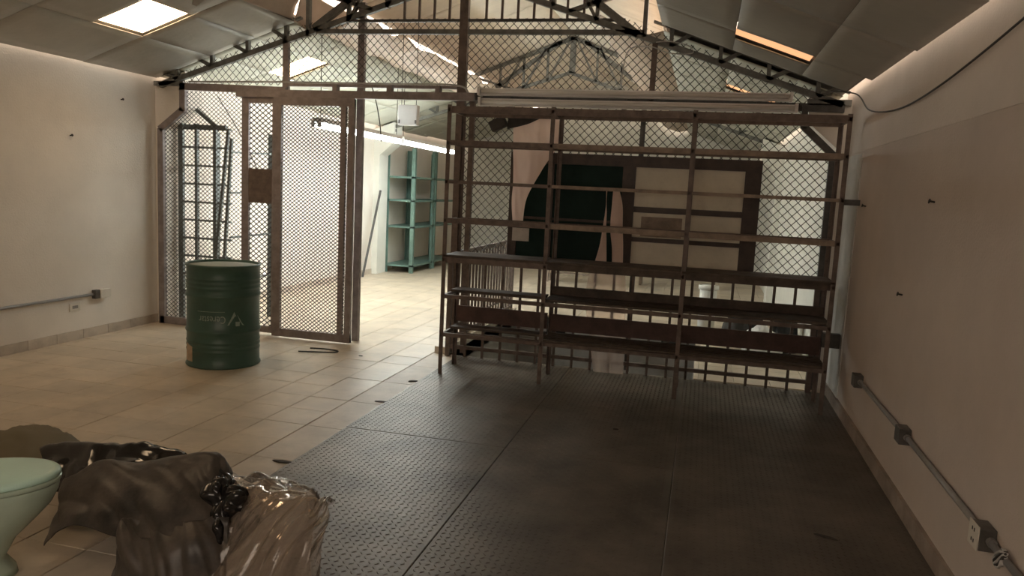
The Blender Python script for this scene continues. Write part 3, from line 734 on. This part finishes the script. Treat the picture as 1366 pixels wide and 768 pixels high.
# white electrical panel hung from the roof
t = thing('electrical_panel', 'white metal box hanging above the open gateway', 'panel', (-3.41,8.5,2.37))
bevel(MB().box(-3.53,8.5,2.37,-3.29,8.58,2.60).build('housing', 'white_metal', t), .006)
for x in (-3.51,-3.31): MB().box(x-.006,8.494,2.39,x+.006,8.50,2.43).build('latch', 'dark_steel', t)
for x in (-3.5,-3.32): MB().tube([(x,8.54,2.60),(x,8.54,3.93)], .004, 6).build('hanger', 'cable', t)
# wooden framed board fixed on the cage behind the rack
FY = 7.375
t = thing('framed_panel', 'dark brown wooden frame with green and cream panels fixed to the mesh behind the rack', 'panel frame', (-.7,FY,.93))
KP = .5996
def fb(n, x0, z0, x1, z1, m='partition_wood', y0=FY-.03, y1=FY+.03): return MB().box(x0*KP,y0,1.7+(z0-1.7)*KP,x1*KP,y1,1.7+(z1-1.7)*KP).build(n, m, t)
fb('top_rail', -3.1,2.13,.80,2.30); fb('bottom_rail', -3.1,.42,.80,.56)
for a, b in ((-3.1,-2.96),(-2.46,-2.38),(-1.28,-1.08),(-.27,-.20),(.56,.80)): fb('stile', a,.45,b,2.28,y0=FY-.028,y1=FY+.028)
for a, b in ((-2.96,-2.46),(-2.38,-1.28)): fb('green_panel', a,.56,b,2.13,'green_glass',FY-.01,FY+.01)
for a, b in ((-1.08,-.27),(-.20,.56)):
    for z0, z1 in ((.56,.97),(1.04,1.43),(1.52,2.13)): fb('cream_panel', a,z0,b,z1,'cream_panel',FY-.012,FY+.012)
for z0, z1 in ((.97,1.04),(1.43,1.52)): fb('crossbar', -1.08,z0,.56,z1,'partition_wood',FY-.02,FY+.02)
fb('notice', -.95,1.06,-.32,1.37,'wood_light',FY-.018,FY-.012)
for z in (1.25,1.75): fb('crossbar', -2.96,z-.02,-1.28,z+.02,'partition_wood',FY-.018,FY+.018)
# low benches beyond
for i, (bx, by) in enumerate(((-2.1,14.3),(-.4,14.9))):
    t = thing('wooden_bench', 'pale low bench on the far floor, '+('left' if i == 0 else 'right')+' one of two', 'bench', (bx,by,0), 'far benches')
    MB().box(bx-.75,by-.17,.40,bx+.75,by+.17,.44).build('seat', 'wood_light', t)
    for x in (-.68,.68):
        for y in (-.12,.12): MB().box(bx+x-.025,by+y-.025,0,bx+x+.025,by+y+.025,.40).build('leg', 'wood_light', t)
    MB().box(bx-.68,by-.015,.15,bx+.68,by+.015,.19).build('stretcher', 'wood_light', t)
# white pipe, sacks by the right wall
t = thing('white_pipe', 'thick white plastic pipe standing at the stairwell corner', 'pipe', (.13,9.9,0))
MB().tube([(.13,9.9,0),(.13,9.9,.62)], .105, 24).build('pipe', 'pvc', t, smooth=True)
MB().lathe([(.112,0),(.125,.005),(.125,.05),(.112,.055)],(.13,9.9,.57),24).build('collar', 'pvc', t, smooth=True)
def sack(x, y, rx, ry, h, m, label, seed):
    b = bmesh.new(); bmesh.ops.create_icosphere(b, subdivisions=4, radius=1)
    for v in b.verts:
        c = v.co.copy(); n = noise.noise(c*1.6+Vector((seed,0,0)))*.22+noise.noise(c*4+Vector((seed,3,0)))*.07
        c *= 1+n; zz = max(-.55, c.z); v.co = Vector((c.x*rx, c.y*ry, (zz+.55)/1.55*h))
    me = bpy.data.meshes.new('sack'); b.to_mesh(me); b.free(); me.materials.append(M[m])
    for p in me.polygons: p.use_smooth = True
    o = bpy.data.objects.new('sack', me); COL.objects.link(o); o.location = (x,y,0); return tag(o, label, 'sack')
sack(.72,8.75,.22,.2,.34,'cloth_white','white sack lying on the floor by the right wall behind the railing',1)
sack(.55,9.3,.22,.2,.55,'cloth_grey','dark grey sack standing behind the white sack',2)
sack(1.0,9.2,.15,.14,.5,'black','small black sack between the white sack and the right wall',3)

# ================================================================== WALL FITTINGS
t = thing('wall_conduit', 'grey conduit with three outlet boxes along the right wall', 'conduit', (XR,4.5,.45))
MB().tube([(XR-.022,5.85,.45),(XR-.022,4.62,.45)], .014, 10).build('pipe', 'conduit', t, smooth=True)
MB().tube([(XR-.022,4.52,.45),(XR-.022,3.33,.435)], .014, 10).build('pipe', 'conduit', t, smooth=True)
MB().tube([(XR-.022,3.22,.43),(XR-.022,.5,.42)], .014, 10).build('pipe', 'conduit', t, smooth=True)
for y, z in ((5.90,.45),(4.57,.45),(3.275,.433)):
    bx = bevel(MB().box(XR-.062,y-.055,z-.045,XR-.001,y+.055,z+.045).build('outlet_box', 'box_dark', t), .004)
    for e in (-.06,.06): MB().tube([(XR-.022,y+e*.9,z),(XR-.022,y+e*1.35,z)], .019, 10).build('coupling', 'conduit', bx)
pl = MB().box(XR-.067,3.225,.385,XR-.062,3.328,.482).build('outlet_plate', 'plate_white', t); tag(pl, 'ivory outlet plate')
for z in (.41,.455):
    MB().box(XR-.069,3.262,z-.006,XR-.066,3.268,z+.008).build('slot', 'black', pl); MB().box(XR-.069,3.285,z-.006,XR-.066,3.291,z+.008).build('slot', 'black', pl)
# bundle hanging by the nearest box
t = thing('cable_bundle', 'tangled bundle of wires beside the nearest outlet box', 'cable', (XR-.03,3.10,.42))
for q in range(5):
    pts = [(XR-.03+.012*math.sin(k*.9+q), 3.09+.035*math.cos(k*.8+q*1.3), .425+.035*math.sin(k*.8+q*.7)) for k in range(14)]
    MB().tube(pts, .005, 6).build('wire', 'cable' if q%2 else 'cable_white', t, smooth=True)
# left wall conduit, switch box and outlet
t = thing('wall_conduit', 'pale conduit ending in a box on the left wall', 'conduit', (XL,5.5,.43))
MB().tube([(XL+.018,3.6,.435),(XL+.018,6.5,.43)], .014, 10).build('pipe', 'conduit', t, smooth=True)
bevel(MB().box(XL+.001,6.50,.385,XL+.05,6.56,.475).build('outlet_box', 'box_dark', t), .004)
bevel(MB().box(XL+.001,6.56,.385,XL+.06,6.70,.475).build('cover', 'plate_white', t), .004)
t = thing('wall_outlet', 'small white outlet plate low on the left wall under the conduit', 'outlet', (XL,6.27,.33))
bevel(MB().box(XL+.001,6.21,.29,XL+.010,6.34,.37).build('plate', 'plate_white', t), .003)
MB().box(XL+.009,6.24,.315,XL+.012,6.31,.345).build('socket', 'conduit', t)
for i, (x, z, y) in enumerate(((XR,1.76,4.42),(XR,1.72,6.45),(XR,1.14,4.75),(XL,1.95,6.25))):
    pass
nails = [((XR,4.60,1.74),'on the right wall, nearest the viewer'),((XR,6.42,1.70),'on the right wall near the rack'),((XR,5.05,1.18),'on the right wall, lowest of the nails'),((XL,6.27,2.0),'on the left wall'),((XL,6.95,2.42),'near the top of the left wall')]
for (x,y,z), w in nails:
    s = -1 if x > 0 else 1
    t = thing('wall_nail', 'small dark nail '+w, 'nail', (x,y,z), 'wall nails')
    MB().tube([(x,y,z),(x+s*.025,y,z+.004)], .006, 6).build('shank', 'chip', t); MB().tube([(x+s*.025,y,z+.004),(x+s*.03,y,z+.005)], .013, 8).build('head', 'chip', t)
# cables
def cable(name, pts, r, m, label): return tag(MB().tube(catmull([list(p) for p in pts], 8), r, 6).build(name, m, smooth=True), label, 'cable')
cable('hanging_cable', [(.97,7.2,2.66),(1.13,6.9,2.60),(1.17,6.5,2.43),(1.175,5.6,2.34),(1.175,4.7,2.36),(1.175,3.6,2.47),(1.175,2.6,2.62)], .006, 'cable', 'dark cable sagging along the top of the right wall')
cable('rail_cable', [(-5.5,7.41,2.675),(-4.4,7.43,2.69),(-3.5,7.43,2.69),(-2.9,7.42,2.69),(-2.52,7.39,2.685),(-2.36,7.39,2.65),(-2.33,7.39,2.53)], .010, 'cable_white', 'pale cable lying along the top rail of the cage')
cable('loop_cable', [(-.55,7.40,3.10),(-.42,7.36,3.10),(-.25,7.36,3.06),(-.22,7.38,3.0),(-.42,7.38,3.0),(-.60,7.40,3.06),(-.80,7.40,3.02),(-.85,7.40,2.70)], .005, 'cable_white', 'thin pale wire looped on the right side of the truss')
cable('drop_cable', [(-3.38,7.45,2.655),(-3.36,7.52,2.5),(-3.33,7.55,2.3),(-3.31,7.55,2.12)], .006, 'cable', 'short dark cable dangling above the open gateway')
cable('brace_wire', [(-5.5,7.9,2.60),(-5.4,8.2,2.2),(-5.3,8.5,1.7)], .005, 'cable', 'thin slack wire behind the left mesh panel')

# ================================================================== FOREGROUND: TOILET AND PLASTIC
TX, TY = -2.775, 2.43
TA = math.radians(35)
t = thing('toilet', 'mint green toilet with closed lid at the near left corner', 'toilet', (TX,TY,0))
def tl(mb):   # local (x forward) -> world
    c, s_ = math.cos(TA), math.sin(TA)
    mb.v = [(TX+v[0]*c-v[1]*s_, TY+v[0]*s_+v[1]*c, v[2]) for v in mb.v]; return mb
def egg(a, k=1.0):
    x = math.cos(a); y = math.sin(a)
    return (x*(.27 if x > 0 else .21)*k, y*.185*k)
def egg_stack(levels, n=48):
    mb = MB(); vs = []; fs = []
    for z, k, dx in levels:
        for i in range(n): ex, ey = egg(2*math.pi*i/n, k); vs.append((ex+dx, ey, z))
    for j in range(len(levels)-1):
        for i in range(n): fs.append((j*n+i, j*n+(i+1)%n, (j+1)*n+(i+1)%n, (j+1)*n+i))
    fs += [tuple(range(n-1,-1,-1)), tuple(range((len(levels)-1)*n, len(levels)*n))]
    return mb.add(vs, fs)
tl(egg_stack([(0,.62,-.06),(.03,.60,-.06),(.08,.50,-.07),(.16,.58,-.05),(.23,.76,-.03),(.30,.92,-.01),(.355,.98,0),(.385,1.0,0),(.392,.98,0)])).build('bowl', 'porcelain', t, smooth=True)
tl(egg_stack([(.392,1.0,.0),(.398,1.025,0),(.410,1.03,0),(.414,1.01,0)])).build('seat', 'porcelain', t, smooth=True)
tl(egg_stack([(.416,1.0,.0),(.420,1.02,0),(.432,1.02,0),(.440,.99,0),(.444,.9,0),(.446,.5,0)])).build('lid', 'lid', t, smooth=True)
bevel(tl(MB().box(-.44,-.21,.36,-.235,.21,.74)).build('tank', 'porcelain', t), .03, 3)
bevel(tl(MB().box(-.45,-.22,.74,-.225,.22,.775)).build('tank_lid', 'lid', t), .012, 3)
tl(MB().box(-.40,-.12,.0,-.15,.12,.37)).build('neck', 'porcelain', t)
# black plastic pile
bk = thing('plastic_pile', 'heap of dusty black plastic sheeting beside the toilet', 'plastic sheeting', (-2.3,2.8,0))
back = [[(-3.2,3.25,.02),(-2.97,3.25,.03),(-2.66,3.28,.04),(-2.40,3.25,.03),(-2.25,3.2,.02)],
        [(-3.17,3.10,.27),(-2.97,3.10,.33),(-2.66,3.10,.37),(-2.46,3.10,.38),(-2.31,3.10,.36)],
        [(-3.05,2.98,.26),(-2.88,2.98,.30),(-2.62,2.97,.335),(-2.40,2.97,.36),(-2.27,3.0,.33)],
        [(-2.95,2.85,.18),(-2.80,2.85,.20),(-2.60,2.85,.25),(-2.40,2.85,.28),(-2.2,2.9,.25)]]
solid(patch(back, 10, 8, .03, 4.5, 1).build('back_sheet', 'black_shiny', bk, smooth=True), .004)
frontg = [[(-2.90,2.98,.20),(-2.66,3.0,.30),(-2.45,3.0,.33),(-2.25,3.0,.38),(-2.06,2.98,.41),(-1.96,2.96,.35)],
         [(-2.84,2.90,.245),(-2.65,2.90,.345),(-2.45,2.90,.375),(-2.25,2.90,.415),(-2.01,2.90,.475),(-1.95,2.90,.39)],
         [(-2.78,2.80,.21),(-2.58,2.79,.30),(-2.37,2.79,.33),(-2.16,2.79,.375),(-2.00,2.80,.40),(-1.92,2.82,.36)],
         [(-2.72,2.73,.15),(-2.55,2.71,.22),(-2.34,2.70,.24),(-2.12,2.70,.29),(-1.95,2.72,.32),(-1.88,2.76,.32)],
         [(-2.72,2.66,.03),(-2.57,2.66,.15),(-2.335,2.65,.14),(-2.10,2.62,.18),(-1.92,2.64,.22),(-1.83,2.70,.25)]]
solid(patch(frontg, 18, 12, .03, 5.0, 2, fold=(3.2,1.6,-.55)).build('front_sheet', 'black_sheet', bk, smooth=True), .004)
frontb = [[(-2.33,2.66,.22),(-2.20,2.65,.24),(-2.05,2.64,.25),(-1.92,2.66,.28),(-1.83,2.72,.30)],
          [(-2.30,2.60,.10),(-2.18,2.58,.13),(-2.03,2.56,.15),(-1.90,2.58,.19),(-1.80,2.66,.22)],
          [(-2.29,2.56,.0),(-2.17,2.53,.0),(-2.02,2.50,.0),(-1.88,2.52,.0),(-1.77,2.60,.0)]]
solid(patch(frontb, 16, 12, .03, 6, 3, fold=(4,1.0,-.3)).build('hanging_sheet', 'black_sheet', bk, smooth=True), .004)
knot = [[(-2.02,2.90,.44),(-1.96,2.90,.40),(-1.90,2.88,.36),(-1.87,2.86,.34)],
        [(-2.00,2.84,.40),(-1.93,2.82,.42),(-1.86,2.80,.385),(-1.80,2.80,.35)],
        [(-1.97,2.78,.36),(-1.92,2.74,.40),(-1.84,2.72,.36),(-1.78,2.74,.33)],
        [(-1.93,2.72,.27),(-1.89,2.69,.30),(-1.84,2.68,.28),(-1.79,2.70,.26)],
        [(-1.90,2.66,.16),(-1.87,2.63,.18),(-1.83,2.62,.18),(-1.80,2.64,.16)]]
solid(patch(knot, 12, 12, .05, 8, 5).build('gathered_neck', 'black_shiny', bk, smooth=True), .004)
# clear plastic heap
cl = thing('clear_plastic', 'heap of clear crumpled plastic film on the tread plate edge', 'plastic sheeting', (-1.65,2.75,0))
cg_ = [[(-2.05,3.05,.30),(-1.86,3.06,.30),(-1.66,3.05,.30),(-1.54,3.0,.30)],
       [(-2.00,2.90,.395),(-1.81,2.90,.395),(-1.63,2.90,.395),(-1.52,2.90,.375)],
       [(-1.92,2.80,.34),(-1.75,2.80,.37),(-1.58,2.80,.37),(-1.47,2.82,.33)],
       [(-1.87,2.70,.24),(-1.71,2.68,.28),(-1.56,2.67,.28),(-1.45,2.72,.25)],
       [(-1.88,2.60,.12),(-1.70,2.58,.14),(-1.54,2.58,.15),(-1.42,2.66,.12)],
       [(-1.90,2.52,.0),(-1.70,2.48,.0),(-1.50,2.48,.0),(-1.36,2.58,.0)]]
patch(cg_, 26, 12, .045, 6.5, 8, fold=(5.5,1.3,.5)).build('outer_film', 'clear', cl, smooth=True)
cg2 = [[(x+.02, y+.05, z*.82) for x,y,z in r] for r in cg_]
patch(cg2, 24, 10, .05, 5.5, 11, fold=(4.5,1.5,.7)).build('inner_film', 'clear', cl, smooth=True)
# murky sheet behind
ms = [[(-4.4,3.6,.01),(-4.15,3.9,.01),(-4.0,4.0,.01),(-3.7,3.9,.01),(-3.4,3.8,.01)],
      [(-4.2,3.5,.06),(-4.0,3.75,.10),(-3.85,3.8,.10),(-3.6,3.75,.07),(-3.4,3.65,.02)],
      [(-4.0,3.35,.05),(-3.8,3.5,.10),(-3.65,3.55,.10),(-3.5,3.5,.06),(-3.3,3.45,.02)],
      [(-3.8,3.15,.01),(-3.6,3.25,.02),(-3.45,3.3,.02),(-3.3,3.3,.01),(-3.1,3.3,.01)]]
o = patch(ms, 8, 8, .03, 5, 21).build('plastic_sheet', 'murky', smooth=True); tag(o, 'murky see-through plastic sheet on the tiles behind the black heap', 'plastic sheeting')

# ================================================================== SMALL DEBRIS
def chip(x, y, w, d, a, label, m='chip', h=.006):
    mb = MB(); n = 7; pts = [(math.cos(2*math.pi*k/n)*w*random.uniform(.7,1.1), math.sin(2*math.pi*k/n)*d*random.uniform(.6,1.1)) for k in range(n)]
    c, s_ = math.cos(a), math.sin(a); pts = [(p[0]*c-p[1]*s_, p[0]*s_+p[1]*c) for p in pts]
    mb.add([(p[0],p[1],0) for p in pts]+[(p[0]*.8,p[1]*.8,h) for p in pts], [tuple(range(n,2*n)), tuple(range(n-1,-1,-1))]+[(i,(i+1)%n,n+(i+1)%n,n+i) for i in range(n)])
    o = mb.build('debris_chip', m); o.location = (x,y,.001 if x < -2.3 else .008); return tag(o, label, 'debris', 'floor debris')
chip(-2.34,4.02,.09,.022,.05,'dark flat chip on the tile strip nearest the clear plastic')
chip(-2.33,5.45,.07,.02,.2,'dark flat chip on the tile strip halfway along the tread plate')
chip(-2.34,6.15,.05,.025,.5,'crumbled dark chip on the tile strip near the rack')
chip(.74,4.05,.075,.02,-.35,'dark torn chip lying on the tread plate near the right wall')
chip(-.50,5.45,.022,.018,0,'tiny dark crumb on the tread plate in front of the rack')
chip(-3.16,6.85,.03,.015,0,'small dark crumb on the tiles before the gateway')
cable('floor_wire', [(-3.78,6.75,.008),(-3.62,6.80,.008),(-3.46,6.83,.012),(-3.44,6.92,.01),(-3.62,6.96,.008),(-3.75,6.93,.008)], .007, 'chip', 'bent dark wire lying on the tiles right of the drum')
